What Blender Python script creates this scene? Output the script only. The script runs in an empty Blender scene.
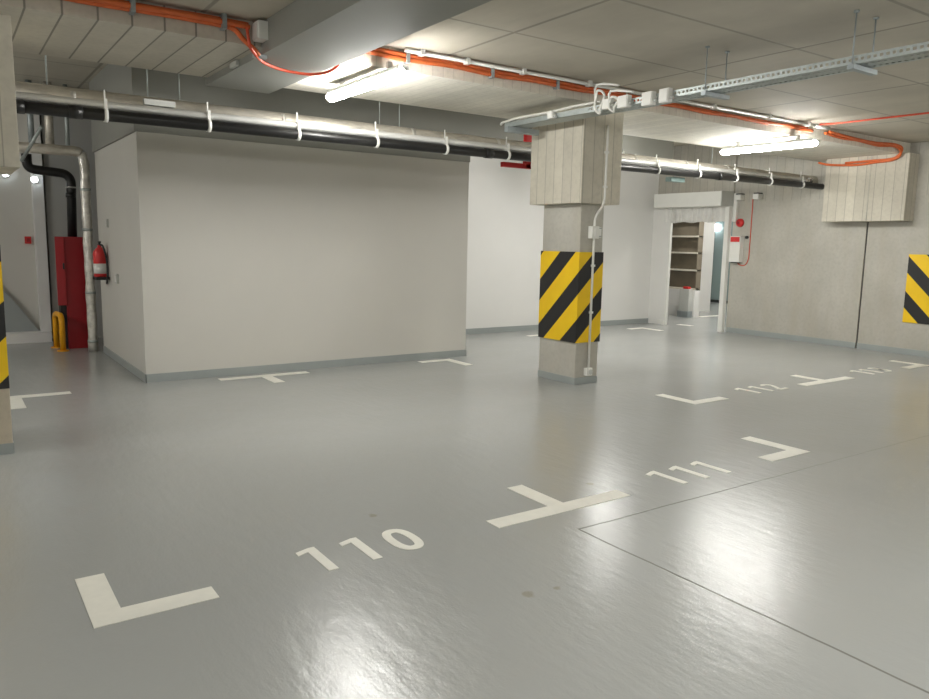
import bpy, bmesh, math, random
from mathutils import Vector, Matrix
random.seed(7)
SC = bpy.context.scene
COL = SC.collection
PI = math.pi

# ------------------------------------------------------------------ materials
class NT:
    def __init__(s, name):
        s.m = bpy.data.materials.new(name); s.m.use_nodes = True
        s.t = s.m.node_tree; s.n = s.t.nodes; s.b = s.n['Principled BSDF']
        s._pos = None
    def link(s, a, b): s.t.links.new(a, b)
    def pos(s):
        if s._pos is None:
            g = s.n.new('ShaderNodeTexCoord'); s._pos = g.outputs['Object']
        return s._pos
    def xyz(s):
        x = s.n.new('ShaderNodeSeparateXYZ'); s.link(s.pos(), x.inputs[0]); return x.outputs
    def mth(s, op, a, b=None, c=None):
        n = s.n.new('ShaderNodeMath'); n.operation = op
        for i, v in enumerate((a, b, c)):
            if v is None: continue
            if isinstance(v, (int, float)): n.inputs[i].default_value = v
            else: s.link(v, n.inputs[i])
        return n.outputs[0]
    def noise(s, scale, detail=3, rough=.55, stretch=None):
        n = s.n.new('ShaderNodeTexNoise'); n.inputs['Scale'].default_value = scale
        n.inputs['Detail'].default_value = detail; n.inputs['Roughness'].default_value = rough
        src = s.pos()
        if stretch:
            mp = s.n.new('ShaderNodeMapping'); mp.inputs['Scale'].default_value = stretch
            s.link(src, mp.inputs[0]); src = mp.outputs[0]
        s.link(src, n.inputs['Vector']); return n.outputs['Fac']
    def rng(s, v, a, b, c, d):
        n = s.n.new('ShaderNodeMapRange')
        s.link(v, n.inputs[0])
        for i, k in enumerate((a, b, c, d)): n.inputs[1+i].default_value = k
        return n.outputs[0]
    def mix(s, fac, a, b, mode='MIX'):
        n = s.n.new('ShaderNodeMix'); n.data_type = 'RGBA'; n.blend_type = mode
        if isinstance(fac, (int, float)): n.inputs[0].default_value = fac
        else: s.link(fac, n.inputs[0])
        for i, v in ((6, a), (7, b)):
            if isinstance(v, tuple): n.inputs[i].default_value = (*v, 1)
            else: s.link(v, n.inputs[i])
        return n.outputs[2]
    def line(s, c, spacing, off, w):
        """1 on a thin line every `spacing` along coordinate c"""
        f = s.mth('FRACT', s.mth('DIVIDE', s.mth('SUBTRACT', c, off - spacing/2), spacing))
        d = s.mth('MULTIPLY', s.mth('ABSOLUTE', s.mth('SUBTRACT', f, .5)), spacing)
        return s.rng(d, w*.35, w*.65, 1, 0)
    def col(s, v):
        if isinstance(v, tuple): s.b.inputs['Base Color'].default_value = (*v, 1)
        else: s.link(v, s.b.inputs['Base Color'])
    def bump(s, h, strength, dist=.01):
        n = s.n.new('ShaderNodeBump'); n.inputs['Strength'].default_value = strength
        n.inputs['Distance'].default_value = dist
        s.link(h, n.inputs['Height']); s.link(n.outputs[0], s.b.inputs['Normal'])
    def set(s, rough=.5, metal=0, spec=.5):
        s.b.inputs['Roughness'].default_value = rough; s.b.inputs['Metallic'].default_value = metal
        s.b.inputs['Specular IOR Level'].default_value = spec; return s

def dim(c, k): return tuple(v*k for v in c)

def plain(name, c, rough=.5, metal=0, var=.06, scale=6, bump=0):
    t = NT(name).set(rough, metal)
    f = t.noise(scale, 4)
    t.col(t.mix(t.rng(f, .3, .7, 0, 1), dim(c, 1-var), dim(c, 1+var)))
    if bump: t.bump(t.noise(scale*12, 3), bump, .003)
    return t.m

def emit(name, c, strength):
    t = NT(name).set(.4)
    t.col((.9, .9, .88))
    t.b.inputs['Emission Color'].default_value = (*c, 1)
    t.b.inputs['Emission Strength'].default_value = strength
    try: t.m.cycles.emission_sampling = 'FRONT'
    except Exception: pass
    return t.m

CONC = (.50, .468, .395)
def concrete(name, c=CONC, boards=None, spacing=.14, linew=.008, off=0, linedark=.6, var=.10, streak=None, vary=.07, cond=None, rough=.78):
    """board marked concrete; boards = function of (x,y,z outputs) giving the running coordinate"""
    t = NT(name).set(rough, 0, .35)
    a = t.mix(t.rng(t.noise(1.6, 5), .3, .7, 0, 1), dim(c, 1-var), dim(c, 1+var))
    a = t.mix(t.rng(t.noise(22, 3), .45, .75, 0, .35), a, dim(c, .72))
    if streak:
        a = t.mix(t.rng(t.noise(3, 4, .6, streak), .42, .72, 0, .45), a, (c[0]*.86, c[1]*.80, c[2]*.70))
    h = t.noise(40, 3)
    if boards:
        x, y, z = t.xyz()
        r = boards(t, x, y, z)
        wn = t.n.new('ShaderNodeTexWhiteNoise'); wn.noise_dimensions = '1D'
        t.link(t.mth('FLOOR', t.mth('DIVIDE', t.mth('SUBTRACT', r, off), spacing)), wn.inputs['W'])
        msk = cond(t, x, y, z) if cond else None
        sh = t.rng(wn.outputs['Value'], 0, 1, 1-vary, 1+vary)
        g = t.n.new('ShaderNodeCombineColor')
        for i in range(3): t.link(sh, g.inputs[i])
        fac = msk if msk is not None else 1.0
        a = t.mix(fac, a, g.outputs[0], 'MULTIPLY')
        ln = t.line(r, spacing, off, linew)
        if msk is not None: ln = t.mth('MULTIPLY', ln, msk)
        a = t.mix(t.mth('MULTIPLY', ln, linedark), a, dim(c, .38))
        h = t.mth('SUBTRACT', t.mth('MULTIPLY', h, .3), ln)
    t.col(a); t.bump(h, .25, .006)
    return t.m

M = {}
M['board_v'] = concrete('board_marked_concrete', (.60, .565, .475), lambda t, x, y, z: t.mth('ADD', x, y), .137, .008, 0, .6, vary=.12)
M['soffit_wide'] = concrete('soffit_wide_boards', (.56, .525, .45), lambda t, x, y, z: x, .205, .013, .52, .9, vary=.03)
M['soffit_fine'] = concrete('soffit_fine_boards', (.76, .73, .64), lambda t, x, y, z: x, .105, .006, 0, .30, vary=.05)
M['column'] = concrete('column_concrete', (.50, .485, .435), streak=(1, 1, .35))
M['column_warm'] = concrete('column_concrete_warm', (.53, .47, .37), streak=(1, 1, .35))

def wallr():
    return concrete('cast_wall_concrete', (.47, .455, .405), lambda t, x, y, z: t.mth('ADD', x, y), .16, .008, 0, .5, var=.09, streak=(1.3, 1.3, .2),
                    vary=.05, cond=lambda t, x, y, z: t.rng(z, 2.28, 2.30, 0, 1))
M['wall_conc'] = wallr()

def ceil_mat():
    t = NT('ceiling_slabs').set(.8, 0, .3)
    c = (.50, .465, .39)
    a = t.mix(t.rng(t.noise(1.1, 5), .32, .68, 0, 1), dim(c, .88), dim(c, 1.1))
    a = t.mix(t.rng(t.noise(2.2, 4, .6, (3, .5, 1)), .5, .75, 0, .3), a, dim(c, .8))
    x, y, z = t.xyz()
    ln = t.mth('MAXIMUM', t.line(x, 1.98, 5.55, .03), t.mth('MULTIPLY', t.line(y, 1.01, 3.58, .028), .8))
    a = t.mix(t.mth('MULTIPLY', ln, .62), a, dim(c, .36))
    t.col(a); t.bump(t.mth('SUBTRACT', t.mth('MULTIPLY', t.noise(30), .3), ln), .3, .006)
    return t.m
M['ceiling'] = ceil_mat()

def floor_mat():
    t = NT('epoxy_floor').set(.2, 0, .5)
    c = (.345, .355, .345)
    a = t.mix(t.rng(t.noise(.6, 2), .25, .75, 0, 1), dim(c, .97), dim(c, 1.04))
    a = t.mix(t.rng(t.noise(1.7, 4, .5, (1, 2.2, 1)), .35, .85, 0, .18), a, (.33, .325, .285))
    x, y, z = t.xyz()
    # two saw-cut joints meeting at a corner
    wob = t.mth('MULTIPLY', t.mth('SUBTRACT', t.noise(2.5, 3), .5), .02)
    lx = t.rng(t.mth('ABSOLUTE', t.mth('SUBTRACT', t.mth('ADD', x, wob), 2.70)), .003, .008, 1, 0)
    lx = t.mth('MULTIPLY', lx, t.mth('LESS_THAN', y, 2.8))
    ly = t.rng(t.mth('ABSOLUTE', t.mth('SUBTRACT', t.mth('ADD', y, wob), 2.8)), .003, .008, 1, 0)
    ly = t.mth('MULTIPLY', ly, t.mth('GREATER_THAN', x, 2.70))
    ly = t.mth('MULTIPLY', ly, t.rng(x, 3.6, 5.2, .9, .25))
    ln = t.mth('MAXIMUM', lx, ly)
    a = t.mix(t.mth('MULTIPLY', ln, .75), a, (.11, .105, .09))
    # small rusty spots that the floor has
    for sx, sy, r in ((1.87, 3.55, .03), (2.0, 2.36, .035), (2.14, 2.34, .02), (3.3, 3.33, .03)):
        d = t.mth('SQRT', t.mth('ADD', t.mth('POWER', t.mth('SUBTRACT', x, sx), 2), t.mth('POWER', t.mth('SUBTRACT', y, sy), 2)))
        d = t.mth('ADD', d, t.mth('MULTIPLY', t.mth('SUBTRACT', t.noise(30), .5), .05))
        a = t.mix(t.rng(d, r*.5, r, .45, 0), a, (.2, .165, .10))
    t.col(a)
    rr = t.rng(t.noise(1.1, 3, .5, (1, 1.6, 1)), .2, .8, .205, .262)
    t.link(rr, t.b.inputs['Roughness'])
    h = t.mth('ADD', t.mth('MULTIPLY', t.noise(75, 2), .35), t.mth('MULTIPLY', t.noise(7, 4, .55, (2.2, .8, 1)), 1.6))
    t.bump(t.mth('SUBTRACT', h, t.mth('MULTIPLY', ln, 1.5)), .42, .004)
    return t.m
M['floor'] = floor_mat()

M['wall_paint'] = plain('pale_wall_paint', (.60, .585, .54), .6, var=.02, scale=1.2, bump=.05)
M['wall_white'] = plain('white_wall_paint', (.77, .765, .745), .6, var=.02, scale=1.2, bump=.05)
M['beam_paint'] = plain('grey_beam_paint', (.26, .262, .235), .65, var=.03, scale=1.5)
M['rear_paint'] = plain('darker_wall_paint', (.42, .42, .40), .7, var=.05, scale=1.0)  # darker grey than the pale wall paint
M['skirting'] = plain('coated_skirting', (.33, .36, .355), .35, var=.04, scale=3)
M['mark'] = plain('white_floor_paint', (.74, .73, .66), .5, var=.05, scale=10)
M['black_pipe'] = plain('black_plastic_pipe', (.012, .012, .012), .35)
M['zinc'] = plain('galvanised_steel', (.42, .46, .45), .45, .65, var=.1, scale=18)
M['zinc_dull'] = plain('dull_galvanised_steel', (.36, .40, .41), .5, .6, var=.1, scale=18)
M['white_plastic'] = plain('white_plastic', (.78, .78, .74), .4, var=.02)
M['grey_plastic'] = plain('grey_plastic', (.55, .56, .53), .45, var=.03)
M['conduit_grey'] = plain('pale_conduit', (.66, .66, .61), .45, var=.03)
M['orange'] = plain('orange_conduit', (.66, .14, .035), .45, var=.10, scale=12)
M['red_cable'] = plain('red_cable', (.62, .075, .03), .5, var=.08)
M['red'] = plain('red_enamel', (.32, .010, .016), .35, var=.06)
M['red_bright'] = plain('red_plastic', (.62, .03, .03), .4, var=.05)
M['red_door'] = plain('red_door_enamel', (.40, .022, .028), .35, var=.05)
M['yellow'] = plain('yellow_enamel', (.85, .40, .01), .4, var=.05)
M['black'] = plain('black_rubber', (.015, .015, .016), .5)
M['dark'] = plain('dark_steel_frame', (.03, .035, .035), .4, .3)
M['brown'] = plain('brown_panel', (.21, .18, .135), .7, var=.15, scale=3)
M['brown_edge'] = plain('lit_shelf_edge', (.70, .66, .56), .6)  # shelf boards made pale, the lit strips put into their colour
M['teal'] = plain('teal_grey_plastic', (.20, .29, .27), .5)
M['alu'] = plain('bright_aluminium', (.80, .80, .77), .38, .35, var=.03)
M['chrome'] = plain('bright_steel', (.75, .75, .73), .25, .9)
M['fabric'] = plain('white_curtain_fabric', (.70, .69, .66), .75, var=.08, scale=9, bump=.6)
M['tube'] = emit('glowing_tube', (1.0, .985, .945), 42)
M['small_glow'] = emit('small_lamp_glow', (.85, .95, 1.0), 6)
M['round_glow'] = emit('round_lamp_glow', (.95, .98, 1.0), 4)

def foil(name, c, rough, bs, stretch=(1, 1, 1), sc=14):
    t = NT(name).set(rough, .6)
    f = t.noise(sc, 4, .6, stretch)
    t.col(t.mix(t.rng(f, .35, .65, 0, 1), dim(c, .78), dim(c, 1.12)))
    t.bump(f, bs, .02)
    return t.m
M['foil'] = foil('crinkled_foil', (.78, .76, .70), .32, .5)
M['foil_duct'] = foil('foil_pipe_jacket', (.66, .62, .54), .45, .12, (.3, 1, 1))

def glass():
    t = NT('bluish_glass').set(.12, 0, .5)
    t.col((.50, .66, .66)); t.b.inputs['Transmission Weight'].default_value = .55
    return t.m
M['glass'] = glass()

def hazard():
    t = NT('hazard_stripes').set(.45)
    u = t.n.new('ShaderNodeUVMap')
    x = t.n.new('ShaderNodeSeparateXYZ'); t.link(u.outputs[0], x.inputs[0])
    s = t.mth('ADD', x.outputs[0], x.outputs[1])
    f = t.mth('FRACT', t.mth('ADD', t.mth('DIVIDE', t.mth('SUBTRACT', s, .315), .503), 2.0))
    k = t.mth('LESS_THAN', f, .475)
    yv = t.mix(t.rng(t.noise(5), .3, .7, 0, 1), (.86, .55, .004), (.92, .60, .006))
    t.col(t.mix(k, yv, (.014, .014, .015)))
    return t.m
M['hazard'] = hazard()

# ------------------------------------------------------------------ mesh helpers (world coordinates)
def nb(): return bmesh.new()
def box(bm, x0, x1, y0, y1, z0, z1, bev=0):
    tb = bmesh.new()
    r = bmesh.ops.create_cube(tb, size=1)
    for v in tb.verts:
        v.co = Vector(((x0+x1)/2 + v.co.x*(x1-x0), (y0+y1)/2 + v.co.y*(y1-y0), (z0+z1)/2 + v.co.z*(z1-z0)))
    if bev: bmesh.ops.bevel(tb, geom=tb.edges[:], offset=bev, segments=2, affect='EDGES', profile=.7)
    me = bpy.data.meshes.new('t'); tb.to_mesh(me); tb.free(); bm.from_mesh(me); bpy.data.meshes.remove(me)
    return bm
def B(*a, **k): return box(nb(), *a, **k)
def smoothpath(pts, n=6):
    P = [Vector(p) for p in pts]
    if len(P) < 3: return P
    out = []
    for i in range(len(P)-1):
        p0 = P[max(i-1, 0)]; p1 = P[i]; p2 = P[i+1]; p3 = P[min(i+2, len(P)-1)]
        for k in range(n):
            t = k/n
            out.append(.5*((2*p1)+(p2-p0)*t+(2*p0-5*p1+4*p2-p3)*t*t+(3*p1-p0-3*p2+p3)*t**3))
    out.append(P[-1]); return out
def tube(bm, pts, r, seg=12, smooth=False, n=6, cap=True):
    P = smoothpath(pts, n) if smooth else [Vector(p) for p in pts]
    rad = r if callable(r) else (lambda i: r)
    rings = []
    up = None
    for i, p in enumerate(P):
        d = (P[min(i+1, len(P)-1)] - P[max(i-1, 0)]).normalized()
        if up is None:
            up = Vector((0, 0, 1)) if abs(d.z) < .9 else Vector((1, 0, 0))
        u = (up - d*up.dot(d)).normalized(); up = u
        w = d.cross(u)
        rings.append([bm.verts.new(p + (u*math.cos(2*PI*k/seg) + w*math.sin(2*PI*k/seg))*rad(i)) for k in range(seg)])
    for a, b in zip(rings, rings[1:]):
        for k in range(seg):
            f = bm.faces.new((a[k], a[(k+1) % seg], b[(k+1) % seg], b[k])); f.smooth = True
    if cap:
        bm.faces.new(rings[0][::-1]); bm.faces.new(rings[-1])
    return bm
def T(*a, **k): return tube(nb(), *a, **k)
def elbow(pts, r, n=6):
    """polyline with rounded corners"""
    P = [Vector(p) for p in pts]; out = [P[0]]
    for i in range(1, len(P)-1):
        a = (P[i-1]-P[i]); b = (P[i+1]-P[i])
        rr = min(r, a.length*.49, b.length*.49)
        s = P[i]+a.normalized()*rr; e = P[i]+b.normalized()*rr
        for k in range(n+1):
            t = k/n; out.append(s*(1-t)**2 + P[i]*2*t*(1-t) + e*t*t)
    out.append(P[-1]); return out
def lathe(bm, c, prof, axis='z', seg=20):
    rings = []
    for r, h in prof:
        ring = []
        for k in range(seg):
            a = 2*PI*k/seg; p, q = r*math.cos(a), r*math.sin(a)
            v = {'z': (p, q, h), 'x': (h, p, q), 'y': (q, h, p)}[axis]
            ring.append(bm.verts.new(Vector(c)+Vector(v)))
        rings.append(ring)
    for a, b in zip(rings, rings[1:]):
        for k in range(seg):
            f = bm.faces.new((a[k], a[(k+1) % seg], b[(k+1) % seg], b[k])); f.smooth = True
    bm.faces.new(rings[0][::-1]); bm.faces.new(rings[-1]); return bm
def L(*a, **k): return lathe(nb(), *a, **k)
def poly(bm, pts, z0, z1):
    """upright prism over a 2D outline"""
    a = [bm.verts.new((x, y, z0)) for x, y in pts]; b = [bm.verts.new((x, y, z1)) for x, y in pts]
    bm.faces.new(a[::-1]); bm.faces.new(b)
    n = len(pts)
    for i in range(n): bm.faces.new((a[i], a[(i+1) % n], b[(i+1) % n], b[i]))
    return bm
def stroke(bm, pts, w, z0, z1, closed=False):
    P = [Vector((x, y)) for x, y in pts]; n = len(P); Lf, Rt = [], []
    for i in range(n):
        if closed: d = P[(i+1) % n]-P[i-1]
        else: d = P[min(i+1, n-1)]-P[max(i-1, 0)]
        d.normalize(); nn = Vector((-d.y, d.x))*w/2
        Lf.append(P[i]+nn); Rt.append(P[i]-nn)
    V = lambda p, z: bm.verts.new((p.x, p.y, z))
    lt = [V(p, z1) for p in Lf]; rt = [V(p, z1) for p in Rt]; lb = [V(p, z0) for p in Lf]; rb = [V(p, z0) for p in Rt]
    for i in range(n if closed else n-1):
        j = (i+1) % n
        bm.faces.new((rt[i], rt[j], lt[j], lt[i])); bm.faces.new((lt[i], lt[j], lb[j], lb[i])); bm.faces.new((rb[i], rb[j], rt[j], rt[i]))
    return bm

def wloc(o):
    v = Vector((0, 0, 0))
    while o: v += o.location; o = o.parent
    return v
def obj(name, bm, mat, parent=None, label=None):
    off = wloc(parent)
    if off.length: bmesh.ops.translate(bm, verts=bm.verts, vec=-off)
    bmesh.ops.recalc_face_normals(bm, faces=bm.faces)
    me = bpy.data.meshes.new(name); bm.to_mesh(me); bm.free()
    me.materials.append(mat)
    o = bpy.data.objects.new(name, me); COL.objects.link(o)
    if parent: o.parent = parent
    if label: o['label'] = label
    return o
def tag(o, label, cat, group=None, kind=None):
    o['label'] = label; o['category'] = cat
    if group: o['group'] = group
    if kind: o['kind'] = kind
    return o
def thing(name, label, cat, loc, group=None):
    o = bpy.data.objects.new(name, None); COL.objects.link(o); o.location = loc
    o.empty_display_size = .1
    return tag(o, label, cat, group)
def dup(root, delta, label=None):
    r = root.copy(); COL.objects.link(r); r.location = Vector(root.location)+Vector(delta)
    if label: r['label'] = label
    for ch in list(root.children):
        c = ch.copy(); COL.objects.link(c); c.parent = r
        for g in list(ch.children):
            d = g.copy(); COL.objects.link(d); d.parent = c
    return r
def struct(name, bm, mat, parent=None):
    o = obj(name, bm, mat, parent)
    if not parent: o['kind'] = 'structure'
    return o

ZC = 3.03; ZH = 3.36
# ------------------------------------------------------------------ the setting
struct('floor', B(-8, 20, -6, 15, -.2, 0), M['floor'])
struct('ceiling', B(-8, 20, -6, 6.2, ZC, ZC+.5), M['ceiling'])
struct('ceiling_bays', B(-8, 20, 6.2, 15, ZH, ZH+.2), M['ceiling'])
struct('wall_rear', B(-8, 20, -6.2, -6, 0, ZC), M['wall_paint'])
struct('wall_left', B(-8.2, -8, -6, 15, 0, ZH), M['wall_paint'])
# storage block in the middle: two painted walls, its upper band slightly proud
w = struct('wall_block', B(1.67, 5.68, 8.17, 10.62, 0, 2.52), M['wall_paint'])
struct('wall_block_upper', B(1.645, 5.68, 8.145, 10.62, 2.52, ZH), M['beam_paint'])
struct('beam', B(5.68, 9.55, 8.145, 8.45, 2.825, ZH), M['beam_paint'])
struct('wall_back', B(5.68, 11.56, 10.12, 10.4, 0, ZH), M['wall_white'])
bm = nb(); box(bm, 1.662, 5.688, 8.160, 8.172, 0, .085); box(bm, 1.660, 1.672, 8.160, 10.6, 0, .085); box(bm, 5.678, 5.69, 8.160, 10.12, 0, .085)
struct('baseboard_block', bm, M['skirting'])
struct('baseboard_back', B(5.69, 11.40, 10.108, 10.122, 0, .09), M['skirting'])
# right wall of cast concrete in two pours with a joint between them
struct('wall_right', B(11.55, 11.8, 6.06, 8.42, 0, ZH), M['wall_conc'])
struct('wall_right_near', B(11.55, 11.8, -6, 6.035, 0, ZC), M['wall_conc'])
struct('wall_right_joint', B(11.575, 11.8, 6.03, 6.065, 0, ZC), M['dark'])
struct('wall_right_lintel', B(11.5, 11.8, 8.42, 10.4, 2.22, ZH), M['wall_conc'])
bm = nb(); box(bm, 11.538, 11.552, 6.06, 8.40, 0, .085); box(bm, 11.538, 11.552, -6, 6.035, 0, .085)
struct('baseboard_right', bm, M['skirting'])
# pier left of the gate
struct('wall_pier', B(11.4, 11.5, 9.72, 10.12, 0, 2.22), M['wall_white'])
struct('trim_pier', B(11.38, 11.41, 9.72, 9.86, 0, .09), M['white_plastic'])
# lobby behind the gate
struct('wall_lobby_far', B(19, 19.2, 8, 15, 0, ZH), M['wall_white'])
struct('wall_lobby_side', B(11.8, 20, 7.6, 7.8, 0, ZH), M['wall_white'])
struct('wall_lobby_end', B(2.2, 20, 14.6, 14.8, 0, ZH), M['wall_white'])
struct('wall_lobby_pillar', B(14.6, 15.0, 11.42, 11.75, 0, ZH), M['wall_white'])
# back of the left passage
struct('wall_passage_far', B(-8, 2.25, 12.35, 12.55, 0, ZH), M['wall_paint'])
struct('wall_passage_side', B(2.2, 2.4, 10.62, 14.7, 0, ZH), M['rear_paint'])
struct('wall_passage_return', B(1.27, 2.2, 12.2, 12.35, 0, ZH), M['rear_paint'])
struct('trim_passage', B(1.11, 1.24, 12.13, 12.35, .13, ZH), M['wall_white'])
o = struct('step', B(.2, 1.22, 11.95, 12.35, 0, .13), M['wall_white'])
bm = nb()
pts = [(.2, .13), (1.1, .13), (.74, .66), (.2, 1.3)]
a = [bm.verts.new((x, 12.22, z)) for x, z in pts]; b = [bm.verts.new((x, 12.35, z)) for x, z in pts]
bm.faces.new(a); bm.faces.new(b[::-1])
for i in range(4): bm.faces.new((a[i], b[i], b[(i+1) % 4], a[(i+1) % 4]))
struct('ramp', bm, M['skirting'])

# beams
struct('beam', B(2.0, 2.57, -6, 6.93, 2.81, ZH), M['beam_paint'])
struct('beam', B(-8, 2.0, 5.54, 6.86, 2.865, ZH), M['soffit_wide'])
struct('beam', B(2.57, 11.55, 5.54, 6.86, 2.865, ZH), M['soffit_fine'])

# columns with board-marked heads
def column(x0, y0, mat, label, base=True):
    c = obj('column', B(x0, x0+.33, y0, y0+.6, 0, 2.0, bev=.012), mat)
    tag(c, label, 'column', kind='structure')
    obj('column_head', B(x0-.115, x0+.445+(.02 if x0 < 1 else 0), y0-.11, y0+.71, 1.925, 2.866, bev=.006), M['board_v'], c)
    obj('coated_base', B(x0-.004, x0+.334, y0-.004, y0+.604, 0, .075), M['skirting'], c)
    return c
column(5.54, 5.90, M['column'], 'square concrete column with a wider board-marked head in the middle of the bays')
column(0.0, 5.90, M['column_warm'], 'concrete column cut by the left edge of the picture')
c = obj('column_head', B(11.27, 11.552, 5.40, 6.62, 1.925, 2.866, bev=.006), M['board_v'])
c['kind'] = 'structure'; c['label'] = 'board-marked concrete head standing proud of the right wall'; 
struct('trim_head', B(11.262, 11.275, 5.925, 5.94, 1.925, 2.866), M['column'])

# ------------------------------------------------------------------ hazard panels (striped, wrapped round the column corner)
def hazard_panel(x0, y0, label):
    z0, z1 = .457, 1.423; g = .012
    bm = nb(); uv = bm.loops.layers.uv.new('UVMap')
    def quad(ps, us):
        f = bm.faces.new([bm.verts.new(p) for p in ps])
        for l, u in zip(f.loops, us): l[uv].uv = u
    X, Y = x0-g, y0-g; h = z1-z0
    quad(((X, y0+.6, z0), (X, Y, z0), (X, Y, z1), (X, y0+.6, z1)), ((0, h), (.61, h), (.61, 0), (0, 0)))
    quad(((X, Y, z0), (x0+.33, Y, z0), (x0+.33, Y, z1), (X, Y, z1)), ((.61, h), (.95, h), (.95, 0), (.61, 0)))
    bmesh.ops.remove_doubles(bm, verts=bm.verts, dist=1e-5)
    o = obj('hazard_panel', bm, M['hazard'])
    s = o.modifiers.new('Solidify', 'SOLIDIFY'); s.thickness = .010; s.offset = -1
    return tag(o, label, 'warning sign', 'striped hazard panels')
hazard_panel(5.54, 5.90, 'yellow and black striped panel wrapped around the middle column')
hazard_panel(0.0, 5.90, 'yellow and black striped panel on the column at the left picture edge')
bm = nb(); uv = bm.loops.layers.uv.new('UVMap')
f = bm.faces.new([bm.verts.new(p) for p in ((11.538, 5.40, .47), (11.538, 4.5, .47), (11.538, 4.5, 1.455), (11.538, 5.40, 1.455))])
for l, u in zip(f.loops, ((.10, 0), (1.0, 0), (1.0, .985), (.10, .985))): l[uv].uv = u
o = obj('hazard_panel', bm, M['hazard'])
sm = o.modifiers.new('Solidify', 'SOLIDIFY'); sm.thickness = .010; sm.offset = 0
tag(o, 'flat yellow and black striped panel on the bare concrete right wall', 'warning sign', 'striped hazard panels')

# ------------------------------------------------------------------ floor markings
ZM0, ZM1 = .0, .003
def mark(outline, label, group='white bay corner marks'):
    o = obj('bay_mark', poly(nb(), outline, ZM0, ZM1), M['mark'])
    return tag(o, label, 'floor marking', group)
s = .117
def Lmark(x, y, d, up, label, w=.48, h=.5):
    """corner mark: d=+1 foot runs to +x; up=+1 leg runs to +y"""
    pts = [(x, y), (x+d*w, y), (x+d*w, y+up*s), (x+d*s, y+up*s), (x+d*s, y+up*h), (x, y+up*h)]
    return mark(pts, label)
def Tmark(x, y, up, label, w=1.0, h=.5):
    pts = [(x-w/2, y), (x+w/2, y), (x+w/2, y+up*s), (x+s/2, y+up*s), (x+s/2, y+up*h), (x-s/2, y+up*h), (x-s/2, y+up*s), (x-w/2, y+up*s)]
    return mark(pts, label)
Lmark(.395, 3.035, 1, 1, 'white L shaped mark left of the painted number 110')
Tmark(2.85, 3.035, 1, 'white T shaped mark between the numbers 110 and 111')
Lmark(5.257, 3.022, -1, 1, 'white L shaped mark right of the painted number 111', h=.515)
Lmark(5.885, 4.575, 1, 1, 'white L shaped mark left of the painted number 112', w=.52)
Tmark(8.30, 4.59, 1, 'white T shaped mark between the two far right bay numbers', h=.48)
Lmark(10.74, 4.62, -1, 1, 'white L shaped mark right of the farthest bay number', w=.55, h=.48)
Lmark(.415, 8.03, 1, -1, 'white L shaped mark beside the column at the left edge', w=.53, h=.6)
Tmark(2.86, 8.03, -1, 'white T shaped mark close to the pale block wall base')
Lmark(5.345, 8.05, -1, -1, 'white L shaped mark by the right corner of the block wall', h=.53)
mark([(7.84, 9.43), (8.5, 9.43), (8.5, 9.55), (7.84, 9.55)], 'short white strip on the floor behind the middle column')
mark([(10.2, 9.43), (10.49, 9.43), (10.49, 9.03), (10.61, 9.03), (10.61, 9.55), (10.2, 9.55)], 'white mark on the floor at the end of the back wall')
mark([(11.65, 9.62), (11.78, 9.62), (11.83, 9.34), (11.70, 9.34)], 'short white strip on the floor just inside the gate opening')
mark([(13.45, 10.42), (14.15, 10.42), (14.15, 10.56), (13.45, 10.56)], 'white strip on the lobby floor before the glass door')

def digit(ch, x, y, parent, h=.287, w=.16, sw=.046):
    bm = nb(); k = h/.287
    if ch == '1':
        poly(bm, [(x, y+.262*k), (x, y+.222*k), (x+.057, y+.242*k), (x+.057, y), (x+.106, y), (x+.106, y+h), (x+.075, y+h)], ZM0, ZM1)
    elif ch == '0':
        pts = []
        for i in range(32):
            a = 2*PI*i/32; e = .8
            cx, sy = math.cos(a), math.sin(a)
            pts.append((x+w/2+math.copysign(abs(cx)**e, cx)*(w-sw)/2, y+h/2+math.copysign(abs(sy)**e, sy)*(h-sw)/2))
        stroke(bm, pts, sw, ZM0, ZM1, True)
    else:
        if ch == '2':
            r = (w-sw)/2; cy = y+h-sw/2-r
            pts = [(x+w/2+r*math.cos(a), cy+r*math.sin(a)) for a in [math.radians(t) for t in range(165, -41, -12)]]
            pts += [(x+sw*.7, y+sw*.75), ]
            stroke(bm, pts, sw, ZM0, ZM1)
            box(bm, x, x+w, y, y+sw, ZM0, ZM1)
        if ch == '3':
            r = (h-sw)/4
            for cy in (y+sw/2+r, y+h-sw/2-r):
                lo = cy < y+h/2
                rg = range(-150, 91, 12) if lo else range(-90, 151, 12)
                stroke(bm, [(x+w/2+r*1.05*math.cos(math.radians(t)), cy+r*math.sin(math.radians(t))) for t in rg], sw, ZM0, ZM1)
    return obj('digit', bm, M['mark'], parent)
def number(txt, x, y, label, pitch=.228, h=.287):
    t = thing('bay_number', label, 'floor marking', (x, y, 0), 'painted bay numbers')
    cx = x
    for ch in txt:
        digit(ch, cx if ch == '1' else cx-.01, y, t, h); cx += pitch
number('110', 1.315, 3.03, 'white painted number 110 on the floor')
number('111', 3.755, 3.018, 'white painted number 111 on the floor', .222)
number('112', 6.89, 4.605, 'white painted number 112 on the floor', .225)
number('113', 9.24, 4.63, 'white painted number 113 far right on the floor', .21)

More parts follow.
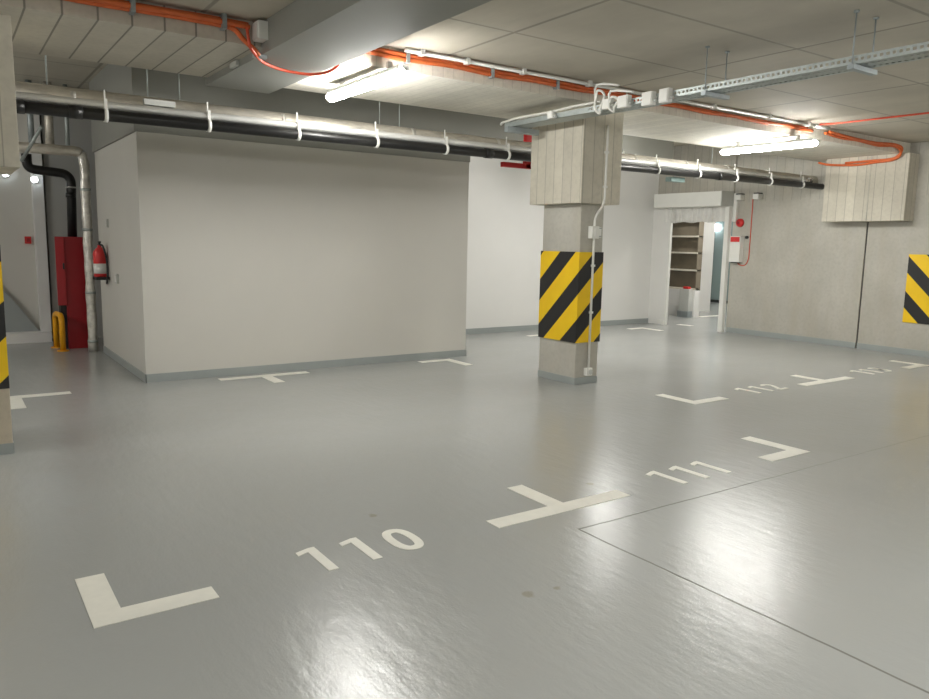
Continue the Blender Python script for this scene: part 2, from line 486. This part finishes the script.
# ------------------------------------------------------------------ tube lamps
def tube_lamp(x, y0, y1, zc, label, first=None):
    if first:
        return dup(first, Vector((x, y0, zc))-Vector(first['at']), label)
    t = thing('tube_lamp', label, 'lamp', (x, (y0+y1)/2, zc), 'waterproof tube lamps under the ceiling')
    t['at'] = (x, y0, zc)
    obj('lamp_body', B(x-.046, x+.046, y0+.03, y1-.03, zc+.022, zc+.056, bev=.008), M['grey_plastic'], t)
    bm = nb()
    n = 8; r0 = .05
    prof = [(r0*math.cos(a), -.038*math.sin(a)) for a in [PI*i/n for i in range(n+1)]]
    prof = [(.03, .024), (r0, .012)] + [(p, q) for p, q in prof] + [(-r0, .012), (-.03, .024)]
    ends = []
    for yy, k in ((y0, .55), (y0+.03, 1), (y1-.03, 1), (y1, .55)):
        ends.append([bm.verts.new((x+p*k, yy, zc+q*k)) for p, q in prof])
    m = len(prof)
    for a, b in zip(ends, ends[1:]):
        for i in range(m):
            f = bm.faces.new((a[i], a[(i+1) % m], b[(i+1) % m], b[i])); f.smooth = i < m-1
    bm.faces.new(ends[0]); bm.faces.new(ends[-1][::-1])
    obj('diffuser', bm, M['tube'], t)
    for yy in (y0+.25, y1-.25):
        obj('mounting_clip', B(x-.055, x+.055, yy-.012, yy+.012, zc-.006, zc+.062, bev=.003) if False else B(x-.02, x+.02, yy-.015, yy+.015, zc+.05, zc+.118), M['chrome'], t)
    obj('cable_gland', T([(x, y0-.03, zc+.02), (x, y0+.03, zc+.025)], .016), M['grey_plastic'], t)
    return t
LA = tube_lamp(2.95, 5.10, 6.44, 2.75, 'glowing tube lamp next to the painted beam, left one in the picture')
tube_lamp(8.65, 5.22, 6.5, 2.75, 'glowing tube lamp before the right wall, above the far bay numbers', LA)
tube_lamp(8.0, 7.48, 8.8, 2.70, 'glowing tube lamp hidden behind the pipes near the middle column head', LA)
for x, y in ((-2.75, 5.1), (2.95, .2), (8.65, .2), (-2.75, .2), (.1, -2.6), (5.8, -2.6), (-2.5, 8.8)):
    tube_lamp(x, y, y+1.3, 2.75, 'unseen tube lamp outside the picture', LA)  # unseen lamps, most of them added to brighten and even out the hall
tube_lamp(16.0, 10.4, 11.7, 2.75, 'unseen tube lamp added deep in the lobby outside the picture', LA)  # added to brighten the glass door at the back of the lobby
tube_lamp(12.6, 8.7, 10.0, 2.75, 'unseen tube lamp in the lobby behind the gate', LA)  # unseen lamp put in to light the lobby

# ------------------------------------------------------------------ pipes along the bays
PY = 6.98
fd = thing('insulated_pipe', 'thick foil-jacketed pipe running under the beam across the whole bay', 'pipe', (2, PY, 2.575))
obj('jacket', T([(-2, PY, 2.585), (11.552, PY, 2.57)], .085, seg=20), M['foil_duct'], fd)
for x in (.95, 1.55, 2.7, 4.1, 5.2, 6.3, 7.4, 8.4, 9.3, 10.3):
    obj('jacket_seam', T([(x-.02, PY, 2.575), (x+.02, PY, 2.575)], .0885, seg=20), M['foil'], fd)
for x in (.78, 1.53, 1.79, 3.74, 3.97, 6.2, 9.0):
    obj('hanger_rod', T([(x, PY, 2.65), (x, PY, ZH)], .006, seg=6), M['zinc'], fd)
obj('flange', B(1.47, 1.72, PY-.13, PY-.05, 2.58, 2.63, bev=.005), M['grey_plastic'], fd)
bp = thing('drain_pipe', 'black plastic drain pipe hung in white clamps under the foil pipe', 'pipe', (2, 6.83, 2.46))
def bz(x): return 2.452 + .0 * x + (.022 if x > 1 else .0) if False else 2.455+.0022*x
obj('pipe_run', T([(-2, 6.83, bz(-2)), (11.552, 6.83, bz(11.5))], .047, seg=18), M['black_pipe'], bp)
for x in (.55, .95, 5.0, 9.0):
    obj('pipe_socket', T([(x-.05, 6.83, bz(x)), (x+.05, 6.83, bz(x))], .053, seg=18), M['black_pipe'], bp)
for k in range(13):
    x = 1.17+.818*k; z = bz(x)
    bm = nb()
    tube(bm, [(x-.014, 6.83, z), (x+.014, 6.83, z)], .056, seg=18)
    box(bm, x-.012, x+.012, 6.80, 6.812, z+.04, z+.125); box(bm, x-.006, x+.006, 6.845, 6.853, z+.04, z+.2)
    obj('pipe_clamp', bm, M['white_plastic'], bp)
sp = thing('steel_conduit', 'slim bright aluminium conduit lying on top of the black drain pipe', 'pipe', (2, 6.84, 2.54))
obj('conduit_run', T([(-2, 6.855, 2.53), (11.1, 6.855, 2.562)], .034, seg=14), M['alu'], sp)
obj('valve', L((11.22, 6.85, 2.585), [(.0, -.06), (.03, -.06), (.03, -.01), (.055, -.005), (.055, .012), (.012, .018), (.012, .03)]), M['chrome'], sp)
obj('elbow', T([(11.05, 6.855, 2.55), (11.28, 6.855, 2.55)], .033, seg=14), M['chrome'], sp)

# ------------------------------------------------------------------ cable tray
ct = thing('cable_tray', 'galvanised perforated cable tray crossing the beam on threaded rods', 'cable tray', (5.08, 3, 2.7))
TX0, TX1, TZ0, TZ1 = 4.98, 5.18, 2.70, 2.752
def slotted(bm, f, y0, y1, h0, h1, a, b, pitch=.04):
    """wall strip with a row of slots; f(y, h) gives a point"""
    y = y0
    V = lambda yy, hh: bm.verts.new(f(yy, hh))
    while y < y1-1e-6:
        ys = (y, y+pitch*.22, y+pitch*.78, y+pitch); hs = (h0, a, b, h1)
        g = [[V(q, r) for r in hs] for q in ys]
        for i in range(3):
            for j in range(3):
                if i == 1 and j == 1: continue
                bm.faces.new((g[i][j], g[i+1][j], g[i+1][j+1], g[i][j+1]))
        y += pitch
bm = nb()
Y0, Y1 = -2.0, 5.26
slotted(bm, lambda y, h: (TX0, y, h), Y0, Y1, TZ0, TZ1, TZ0+.018, TZ0+.036)
slotted(bm, lambda y, h: (TX1, y, h), Y0, Y1, TZ0, TZ1, TZ0+.018, TZ0+.036)
slotted(bm, lambda y, h: (TX0+.07+h, y, TZ0), Y0, Y1, -.07, .03, -.03, -.012)
slotted(bm, lambda y, h: (TX0+.15+h, y, TZ0), Y0, Y1, -.05, .05, -.012, .012)
bmesh.ops.remove_doubles(bm, verts=bm.verts, dist=1e-4)
o = obj('tray_channel', bm, M['zinc'], ct)
sm = o.modifiers.new('Solidify', 'SOLIDIFY'); sm.thickness = .002; sm.offset = 0
bm = nb(); box(bm, TX0, TX0+.003, 5.26, 6.52, TZ0, TZ1); box(bm, TX1-.003, TX1, 5.26, 6.52, TZ0, TZ1); box(bm, TX0, TX1, 5.26, 6.52, TZ0, TZ0+.003)
obj('tray_end', bm, M['zinc'], ct)
bm = nb()
for x in (TX0+.03, TX0+.06, TX0+.1): tube(bm, [(x, -2, TZ0+.012), (x, 3, TZ0+.014), (x+.01, 6.4, TZ0+.012)], .008, seg=8)
obj('cable_bundle', bm, M['conduit_grey'], ct)
for y in (-1.0, .95, 2.8, 3.96, 5.2):
    if y == 5.2: continue
    hb = obj('hanger_bracket', B(TX0-.03, TX1+.07, y-.022, y+.022, TZ0-.035, TZ0-.003, bev=.003), M['zinc_dull'], ct)
    for x in (TX0-.012, TX1+.03):
        obj('threaded_rod', T([(x, y, TZ0-.03), (x, y, ZC)], .005, seg=6), M['zinc_dull'], hb)
        obj('rod_plate', L((x, y, ZC-.012), [(.018, 0), (.018, .012)], seg=10), M['zinc_dull'], hb)
obj('end_bracket', B(4.9, 5.32, 6.36, 6.42, TZ0-.06, TZ0-.004, bev=.004), M['zinc_dull'], ct)
tag(obj('cable', T([(4.955, 5.08, 2.77), (4.952, 5.4, 2.775), (4.955, 5.8, 2.765), (4.955, 6.2, 2.77), (4.955, 6.5, 2.755), (4.99, 6.6, 2.745)], .012, smooth=True), M['conduit_grey']),
    'pale cable lying along the left side of the tray end', 'cable')
for y, zc, h, wd, lb in ((5.74, 2.735, .07, .07, 'small white junction box on the tray end left of the column head'),
                     (4.99, 2.735, .085, .10, 'white junction box on the tray right beside the hanging cable loop'),
                     (4.79, 2.73, .10, .12, 'white junction box second to the right of the cable loop on the tray'),
                     (4.515, 2.715, .11, .115, 'white junction box third to the right of the cable loop on the tray'),
                     (4.335, 2.715, .11, .10, 'white junction box farthest right on the cable tray')):
    jb = thing('junction_box', lb, 'junction box', (4.95, y, zc), 'junction boxes on the cable tray')
    obj('box_body', B(4.925, 4.978, y-wd/2, y+wd/2, zc-h/2, zc+h/2, bev=.006), M['white_plastic'], jb)
    obj('box_lid', B(4.918, 4.926, y-wd/2+.008, y+wd/2-.008, zc-h/2+.008, zc+h/2-.008, bev=.003), M['white_plastic'], jb)
    obj('cable_gland', T([(4.955, y-wd/2-.025, zc-.02), (4.955, y-wd/2+.01, zc-.02)], .013), M['grey_plastic'], jb)
def loop(y, z0, z1, r, lb):
    pts = []
    for k in range(21):
        a = 2*PI*k/20+.3
        pts.append((4.925+.012*math.sin(3*a), y+r*math.cos(a)+.01*math.sin(2*a), (z0+z1)/2+(z1-z0)/2*math.sin(a)))
    pts.append((4.94, y+.05, z1+.06)); pts.append((4.96, y-.2, z1+.02))
    return tag(obj('cable', T(pts, .011, smooth=True, n=3, seg=8), M['white_plastic']), lb, 'cable')
loop(5.075, 2.665, 2.86, .05, 'white cable coiled in an upright loop on the tray above the column')
loop(4.9, 2.66, 2.78, .045, 'white cable hanging in a small low loop between junction boxes')

# ------------------------------------------------------------------ orange conduits along the beam
def conduit_run(pts_list, r, mat, name, label, cat='conduit', clips=(), seg=10, n=6):
    t = thing(name, label, cat, pts_list[0][0])
    for p in pts_list: obj('conduit_tube', T(p, r, smooth=True, seg=seg, n=n), mat, t)
    for c in clips:
        obj('saddle_clip', B(c[0]-.015, c[0]+.015, c[1]-.012, 5.542, c[2]-.05, c[2]+.05, bev=.004), M['zinc_dull'], t)
    return t
YB = 5.515
def wav(x0, x1, y, z, amp, ph, st=.25):
    n = max(3, int((x1-x0)/st)); return [(x0+(x1-x0)*i/n, y+.5*amp*math.cos(2.1*i+ph), z+amp*math.sin(1.7*i+ph)) for i in range(n+1)]
conduit_run([wav(-1.5, 1.9, YB, 2.995, .004, 0), wav(-1.5, 1.9, YB-.03, 2.978, .005, 1), wav(-1.5, 1.72, YB, 2.962, .004, 2) + [(1.80, YB-.02, 2.94), (1.86, YB-.03, 2.88), (1.93, YB-.03, 2.83), (1.97, YB-.01, 2.80)]], .018, M['orange'],
            'orange_conduit', 'bundle of orange conduits along the beam left of the painted beam', clips=((1.13, YB-.045, 2.98), (1.72, YB-.045, 2.98)))
conduit_run([wav(2.59, 5.7, YB, 2.985, .004, 0), wav(2.59, 9.0, YB-.005, 2.955, .006, 1)], .019, M['orange'],
            'orange_conduit', 'bundle of orange conduits along the beam from the left lamp to the tray', clips=((3.2, YB-.02, 2.97), (4.05, YB-.02, 2.97), (4.8, YB-.02, 2.97)))
conduit_run([[(5.75, YB, 2.985), (6.4, YB, 2.975), (7.2, YB, 2.968), (8.2, YB, 2.965), (8.9, YB, 2.98)]], .016, M['orange'],
            'orange_conduit', 'orange conduit along the beam between the tray and the right lamp')
conduit_run([[(9.3, YB, 2.955), (9.7, YB, 2.93), (10.1, YB, 2.935), (10.6, YB, 2.915), (11.0, YB-.01, 2.94), (11.16, YB-.03, 2.90), (11.22, 5.52, 2.82), (11.245, 5.65, 2.775), (11.245, 5.85, 2.765), (11.245, 6.1, 2.745), (11.245, 6.4, 2.76), (11.25, 6.6, 2.785), (11.22, 6.72, 2.82)],
             [(9.35, YB-.02, 2.975), (9.9, YB-.02, 2.95), (10.5, YB-.02, 2.94), (11.0, YB-.03, 2.96), (11.18, 5.47, 2.91), (11.235, 5.6, 2.80), (11.235, 5.9, 2.79), (11.235, 6.3, 2.785)]], .017, M['orange'],
            'orange_conduit', 'orange conduit curling around the wall column head at the far right')
# red loop below the painted beam
tag(obj('cable', T([(1.86, 5.42, 2.95), (1.88, 5.42, 2.83), (1.95, 5.50, 2.795), (2.06, 5.66, 2.79), (2.2, 5.76, 2.785), (2.34, 5.79, 2.78), (2.48, 5.77, 2.78), (2.58, 5.68, 2.795), (2.62, 5.56, 2.84), (2.62, 5.52, 2.94)], .011, smooth=True), M['red_cable']),
    'thin red cable slung under the painted beam', 'cable')
tag(obj('cable', T([(9.0, 5.42, 3.018), (9.08, 5.2, 3.02), (9.1, 4.7, 3.02), (9.15, 3.0, 3.02), (9.2, -1, 3.02)], .011, smooth=True), M['red_cable']),
    'thin red cable crossing the ceiling at the upper right', 'cable')
sc_ = thing('ceiling_conduit', 'pale grey conduit on the ceiling edge beside the orange conduits', 'conduit', (3, 5.44, 3.0))
obj('conduit_tube', T([(3.15, 5.45, 3.005), (9.1, 5.45, 3.005)], .017, seg=10), M['conduit_grey'], sc_)
for x in (3.3, 3.75, 4.35, 5.15, 6.0, 7.0, 8.0, 8.8):
    obj('saddle_clip', B(x-.02, x+.02, 5.42, 5.48, 2.98, ZC, bev=.004), M['white_plastic'], sc_)
obj('conduit_coupling', T([(8.95, 5.45, 3.0), (9.25, 5.44, 3.0)], .024, seg=10), M['white_plastic'], sc_)
jb = thing('junction_box', 'white junction box on the painted beam where the orange conduits end', 'junction box', (1.98, 5.47, 2.94))
obj('box_body', B(1.93, 2.002, 5.385, 5.505, 2.885, 3.01, bev=.008), M['white_plastic'], jb)
obj('box_lid', B(1.922, 1.932, 5.395, 5.495, 2.895, 3.0, bev=.004), M['white_plastic'], jb)
jb = thing('cable_cover', 'small pale oval cover on the side of the painted beam', 'fitting', (1.995, 6.1, 2.85))
obj('cover_shell', B(1.972, 2.002, 6.02, 6.18, 2.818, 2.862, bev=.014), M['grey_plastic'], jb)
tag(obj('cable_clamp', B(1.94, 2.04, 5.52, 5.56, 2.785, 2.812, bev=.005), M['zinc_dull']), 'grey steel clamp holding the red cable under the painted beam', 'clamp')

# ------------------------------------------------------------------ conduit with switch and socket on the middle column
cc = thing('surface_conduit', 'white conduit running down the middle column to the floor socket', 'conduit', (5.72, 5.88, 0))
obj('conduit_tube', T(elbow([(5.75, 5.775, 2.72), (5.745, 5.775, 1.97), (5.725, 5.778, 1.90), (5.712, 5.872, 1.80), (5.712, 5.872, .15)], .08), .013), M['white_plastic'], cc)
for x, y, z in ((5.746, 5.775, 2.45), (5.745, 5.775, 2.1), (5.712, 5.872, 1.28), (5.712, 5.872, .78)):
    obj('saddle_clip', B(x-.022, x+.022, y-.016, y+.016, z-.012, z+.012, bev=.004), M['white_plastic'], cc)
def wall_box(name, label, cat, x, z, w, h, d=.05):
    t = thing(name, label, cat, (x, 5.9, z))
    obj('box_body', B(x-w/2, x+w/2, 5.9-d, 5.9, z-h/2, z+h/2, bev=.006), M['white_plastic'], t)
    return t
t = wall_box('light_switch', 'white switch box on the column above the striped panel', 'switch', 5.70, 1.63, .10, .13, .065)
t.children[0]
obj('rocker', B(5.685, 5.735, 5.828, 5.836, 1.59, 1.67, bev=.003), M['white_plastic'], t)
t = wall_box('light_switch', 'small grey switch beside the white one on the column', 'switch', 5.785, 1.632, .065, .11, .03)
obj('rocker', B(5.762, 5.808, 5.862, 5.871, 1.595, 1.67, bev=.003), M['white_plastic'], t)
obj('rim', B(5.755, 5.815, 5.868, 5.872, 1.585, 1.68), M['zinc_dull'], t)
t = wall_box('power_socket', 'white power socket low on the middle column', 'socket', 5.712, .135, .085, .085, .05)
obj('socket_face', L((5.725, 5.85, .135), [(.028, -.006), (.028, 0), (.018, 0), (.016, .004)], 'y', 16), M['grey_plastic'], t)

# ------------------------------------------------------------------ left passage
fe = thing('fire_extinguisher', 'red fire extinguisher hung on the block side wall', 'fire extinguisher', (1.585, 10.05, 1.0))
obj('cylinder', L((1.585, 10.05, 1.0), [(.0, 0), (.07, 0), (.076, .012), (.076, .27), (.068, .31), (.035, .345), (.022, .36), (.022, .38)]), M['red_bright'], fe)
obj('paper_label', L((1.585, 10.05, 1.04), [(.0772, 0), (.0772, .12)], seg=20), M['white_plastic'], fe)
bm = nb(); box(bm, 1.57, 1.60, 9.99, 10.11, 1.38, 1.395, bev=.003); box(bm, 1.575, 1.595, 9.98, 10.10, 1.41, 1.425, bev=.003); tube(bm, [(1.585, 10.05, 1.37), (1.585, 10.05, 1.42)], .014)
obj('valve_lever', bm, M['black'], fe)
obj('hose', T([(1.585, 10.0, 1.385), (1.61, 9.95, 1.36), (1.64, 9.93, 1.2), (1.64, 9.92, 1.02), (1.63, 9.90, .97), (1.62, 9.86, .93)], .012, smooth=True), M['black'], fe)
obj('holder', B(1.51, 1.672, 9.95, 10.15, .965, 1.0, bev=.005), M['black'], fe)
t = thing('power_socket', 'grey socket plate on the block side wall beside the extinguisher', 'socket', (1.66, 9.45, 1.0))
obj('plate', B(1.645, 1.672, 9.39, 9.51, .95, 1.06, bev=.006), M['grey_plastic'], t)
obj('socket_face', B(1.64, 1.646, 9.41, 9.49, .97, 1.04, bev=.002), M['white_plastic'], t)
t = thing('light_switch', 'small pale switch above the extinguisher on the block side wall', 'switch', (1.66, 9.92, 1.64))
obj('plate', B(1.65, 1.672, 9.87, 9.97, 1.59, 1.69, bev=.005), M['grey_plastic'], t)
obj('rocker', B(1.645, 1.651, 9.885, 9.955, 1.605, 1.675, bev=.002), M['white_plastic'], t)

hc = thing('hydrant_cabinet', 'tall red hydrant cabinet behind the foil-wrapped pipe', 'cabinet', (1.4, 11.2, 0))
obj('cabinet_body', B(1.33, 1.565, 11.1, 11.38, 0, 1.47, bev=.006), M['red'], hc)
d = obj('door', B(1.225, 1.33, 11.08, 11.105, .58, 1.47, bev=.004), M['red_door'], hc)
obj('door_latch', B(1.30, 1.32, 11.065, 11.082, 1.05, 1.13, bev=.003), M['dark'], d)
obj('cabinet_foot', B(1.26, 1.33, 11.16, 11.36, 0, .58), M['black'], hc)

vf = thing('foil_pipe', 'foil-wrapped vertical pipe standing beside the fire extinguisher', 'pipe', (1.615, 10.74, 0))
def fr(i): return .058+.004*math.sin(i*1.9)
P = elbow([(.2, 10.74, 2.53), (1.555, 10.74, 2.53), (1.565, 10.74, 0.0)], .1, 6)
obj('horizontal_run', T([p for p in P[:5]], .062, seg=16), M['foil_duct'], vf)
obj('foil_wrap', T(P[4:8] + [(1.565+.002*math.sin(k), 10.74, 2.4-k*.1) for k in range(25)], fr, seg=16), M['foil'], vf)
for z in (2.05, 1.55, .75, .12): obj('wrap_band', L((1.565, 10.74, z), [(.064, 0), (.064, .03)]), M['zinc'], vf)
dp = thing('drain_pipe', 'black plastic pipe bending down into the red cabinet', 'pipe', (1.46, 11.25, 1.56))
obj('pipe_run', T(elbow([(.98, 11.25, 2.50), (.98, 11.25, 2.32), (1.475, 11.25, 2.28), (1.455, 11.25, 1.47)], .13, 8), .058, seg=16), M['black_pipe'], dp)
obj('pipe_socket', L((1.462, 11.25, 1.98), [(.064, 0), (.064, .06)]), M['black_pipe'], dp)
obj('pipe_clamp', L((1.463, 11.25, 2.10), [(.066, 0), (.066, .02)]), M['chrome'], dp)
for x, r, m, lb, nm in ((1.02, .035, 'zinc_dull', 'thin steel riser pipe leftmost behind the black drain pipe', 'riser_pipe'), (1.22, .05, 'foil_duct', 'foil-jacketed riser pipe between two others in the passage ceiling', 'riser_pipe'),
                        (1.42, .025, 'zinc', 'slim riser pipe nearest to the foil-wrapped vertical pipe', 'riser_pipe')):
    tag(obj(nm, T([(x, 10.95, 2.5), (x, 10.95, ZH)], r, seg=14), M[m]), lb, 'pipe', 'riser pipes in the passage')
tag(obj('strut', T([(.86, 10.5, 2.35), (1.05, 10.1, 2.72)], .02, seg=6), M['zinc']), 'slanting grey steel strut under the pipes in the left passage', 'bracket')
hb = thing('hoop_barrier', 'yellow steel hoop barrier in front of the red cabinet', 'barrier', (1.23, 11.1, 0))
obj('hoop', T(elbow([(1.205, 11.30, 0), (1.205, 11.30, .46), (1.235, 10.92, .46), (1.235, 10.92, 0)], .1, 8), .036, seg=14), M['yellow'], hb)
for x, y in ((1.205, 11.30), (1.235, 10.92)): obj('foot_plate', L((x, y, 0), [(.07, 0), (.07, .012)]), M['yellow'], hb)
t = thing('call_point', 'small red alarm call point on the far passage wall', 'alarm', (1.03, 12.34, 1.41))
obj('case', B(.99, 1.07, 12.31, 12.352, 1.36, 1.46, bev=.006), M['red_bright'], t)
obj('press_plate', B(1.015, 1.055, 12.305, 12.312, 1.385, 1.435), M['red'], t)
for x, z, lb in ((1.135, 2.24, 'small glowing bulkhead light on the pale strip in the left passage'), (.81, 2.31, 'tiny glowing light beside the left column head in the passage')):
    t = thing('bulkhead_light', lb, 'lamp', (x, 12.1, z), 'small lights in the passage')
    yb = 12.13 if x > 1 else 12.35
    obj('lamp_base', L((x, yb, z), [(.05, -.02), (.05, 0)], 'y', 14), M['white_plastic'], t)
    obj('glow_cover', L((x, yb-.02, z), [(.008, -.05), (.03, -.035), (.036, -.015), (.036, 0)], 'y', 14), M['small_glow'], t)

# ------------------------------------------------------------------ gate in the right wall
g = thing('fire_gate', 'white roll-up fire gate housing over the opening by the right wall', 'gate', (11.4, 9.1, 0))
hs = obj('housing', B(11.17, 11.5, 8.42, 9.92, 2.215, 2.465, bev=.006), M['white_plastic'], g)
obj('end_plate', B(11.165, 11.49, 8.405, 8.422, 2.21, 2.47), M['grey_plastic'], hs)
bm = nb()
n = 40
top, bot = [], []
for i in range(n+1):
    y = 8.48+(9.80-8.48)*i/n
    x = 11.40+.018*math.sin(i*.9)+.01*math.sin(i*2.3)
    top.append((bm.verts.new((x, y, 2.22)), bm.verts.new((x+.03, y, 2.22)))); bot.append((bm.verts.new((x+.012*math.sin(i*1.7), y, 1.945+.01*math.sin(i*.5))), bm.verts.new((x+.04, y, 1.945+.01*math.sin(i*.5)))))
for i in range(n):
    bm.faces.new((top[i][0], top[i+1][0], bot[i+1][0], bot[i][0])); bm.faces.new((top[i+1][1], top[i][1], bot[i][1], bot[i+1][1])); bm.faces.new((bot[i][0], bot[i+1][0], bot[i+1][1], bot[i][1]))
obj('rolled_curtain', bm, M['fabric'], g)
obj('guide_rail', B(11.38, 11.47, 8.39, 8.475, 0, 2.22, bev=.006), M['white_plastic'], g)
obj('guide_rail', B(11.40, 11.46, 9.685, 9.722, 0, 2.22, bev=.006), M['white_plastic'], g)
tag(obj('vertical_duct', B(11.49, 11.55, 8.33, 8.40, 1.95, 2.44, bev=.005), M['white_plastic']), 'narrow white cable duct beside the gate housing', 'conduit')

cb = thing('control_box', 'white gate control box with a red strip on the right wall', 'control box', (11.5, 8.3, 1.45))
obj('box_body', B(11.44, 11.552, 8.17, 8.38, 1.25, 1.70, bev=.008), M['white_plastic'], cb)
obj('red_strip', B(11.432, 11.442, 8.185, 8.365, 1.60, 1.685, bev=.003), M['red_bright'], cb, 'red button strip')
obj('key_switch', L((11.545, 8.11, 1.68), [(.025, -.03), (.025, 0)], 'x', 12), M['dark'], cb)
obj('box_foot', B(11.45, 11.55, 8.22, 8.34, 1.235, 1.252), M['dark'], cb)
al = thing('alarm_sounder', 'round red alarm sounder above the gate control box', 'alarm', (11.52, 8.27, 1.93))
obj('dome', L((11.552, 8.27, 1.93), [(.02, -.07), (.05, -.06), (.072, -.03), (.075, 0)], 'x', 20), M['red_bright'], al)
obj('grille', L((11.483, 8.27, 1.93), [(.03, -.004), (.03, 0)], 'x', 14), M['red'], al)
for y, lb in ((8.27, 'white smoke detector cup nearest the gate under the black pipe'), (7.92, 'white smoke detector cup farther from the gate under the black pipe')):
    t = thing('detector', lb, 'detector', (11.5, y, 2.39), 'white cups beside the gate')
    obj('cup', B(11.42, 11.552, y-.055, y+.055, 2.32, 2.41, bev=.012), M['white_plastic'], t)
    obj('cup_base', B(11.43, 11.552, y-.045, y+.045, 2.408, 2.428), M['dark'], t)
tag(obj('cable', T([(11.545, 8.05, 2.4), (11.545, 8.05, 1.5), (11.545, 8.06, 1.3), (11.545, 8.12, 1.2), (11.545, 8.22, 1.2), (11.53, 8.26, 1.24)], .008, smooth=True, seg=8), M['red_cable']),
    'thin red cable looping up the wall right of the gate control box', 'cable')
rs = thing('red_bracket', 'red steel bracket left of the column head behind the pipes', 'bracket', (5.5, 7.1, 2.5))
obj('cross_arm', B(5.42, 5.85, 7.10, 7.16, 2.375, 2.43, bev=.005), M['red_bright'], rs)
obj('upright', B(5.75, 5.83, 7.10, 7.16, 2.375, 2.80, bev=.005), M['red_bright'], rs)
obj('support_rod', T([(5.79, 7.13, 2.78), (5.79, 7.13, ZH)], .008, seg=6), M['zinc'], rs)
t = thing('sensor', 'small teal grey sensor box hung under the pipes before the gate', 'sensor', (8.2, 6.92, 2.4))
obj('case', B(8.08, 8.36, 6.9, 7.0, 2.36, 2.42, bev=.006), M['teal'], t)
obj('support_rod', T([(8.2, 6.94, 2.41), (8.2, 6.94, 2.5)], .008, seg=6), M['zinc'], t)

# lobby behind the gate
sh = thing('shelf_unit', 'brown shelf unit with pale edges seen through the gate', 'shelf', (13.3, 10.8, .6))
obj('back_panel', B(13.34, 13.37, 10.46, 11.6, .58, 2.3), M['brown'], sh)
for z in (.60, 1.0, 1.37, 1.72, 2.1):
    obj('shelf_board', B(13.2, 13.34, 10.46, 11.6, z-.018, z+.015), M['brown_edge'], sh)
for y in (10.46, 11.58): obj('side_panel', B(13.22, 13.34, y, y+.02, .58, 2.3), M['brown'], sh)
lw = struct('wall_lobby_low', B(13.2, 13.38, 10.46, 11.65, 0, .58), M['wall_white'])
tag(obj('red_bag', B(13.1, 13.2, 10.56, 10.70, .60, .655, bev=.02), M['red_bright']), 'small red item on the low wall below the brown shelves', 'box')
t = thing('post', 'short grey post with a dark foot in front of the low lobby wall', 'post', (13.15, 10.5, 0))
obj('shaft', B(13.06, 13.18, 10.50, 10.75, .12, .60), M['grey_plastic'], t)
obj('foot', B(13.04, 13.19, 10.485, 10.765, 0, .13), M['zinc_dull'], t)
gd = thing('door_glazed', 'glass door with a slim dark frame at the back of the lobby', 'door', (17.5, 13.3, 0))
obj('glass_pane', B(17.52, 17.54, 12.6, 13.9, .05, 2.2), M['glass'], gd)
obj('frame_post', B(17.48, 17.56, 13.33, 13.42, 0, 2.25), M['dark'], gd)
obj('bottom_rail', B(17.48, 17.56, 12.6, 13.9, 0, .07), M['dark'], gd)
rl = thing('round_lamp', 'round glowing wall lamp above the glass door in the lobby', 'lamp', (17.4, 13.3, 2.05))
obj('globe', L((17.4, 13.32, 2.03), [(.01, -.12), (.07, -.1), (.115, -.03), (.115, .03), (.07, .1), (.01, .12)]), M['round_glow'], rl)
obj('lamp_stem', T([(17.4, 13.32, 2.14), (17.4, 13.32, ZH)], .015), M['dark'], rl)

# ------------------------------------------------------------------ camera
R = Matrix.Rotation(math.radians(-34.73765), 3, 'Z') @ Matrix.Rotation(math.radians(90-8.09043), 3, 'X') @ Matrix.Rotation(math.radians(1.13345), 3, 'Z')
cam = bpy.data.cameras.new('camera'); co = bpy.data.objects.new('camera', cam); COL.objects.link(co)
co.matrix_world = Matrix.Translation((0, 0, 1.5)) @ R.to_4x4()
cam.sensor_width = 36; cam.lens = 754.229/929*36; cam.clip_start = .05
SC.camera = co

w = bpy.data.worlds.new('world'); SC.world = w; w.use_nodes = True
w.node_tree.nodes['Background'].inputs[0].default_value = (.9, .95, 1, 1)
w.node_tree.nodes['Background'].inputs[1].default_value = .02
vs = SC.view_settings
vs.view_transform = 'Standard'; vs.look = 'None'; vs.gamma = 1; vs.use_curve_mapping = False
vs.exposure = 1.5
try:
    SC.cycles.sample_clamp_indirect = 3.0; SC.cycles.caustics_reflective = False; SC.cycles.caustics_refractive = False; SC.cycles.max_bounces = 10; SC.cycles.diffuse_bounces = 6; SC.cycles.use_denoising = True
except Exception: pass
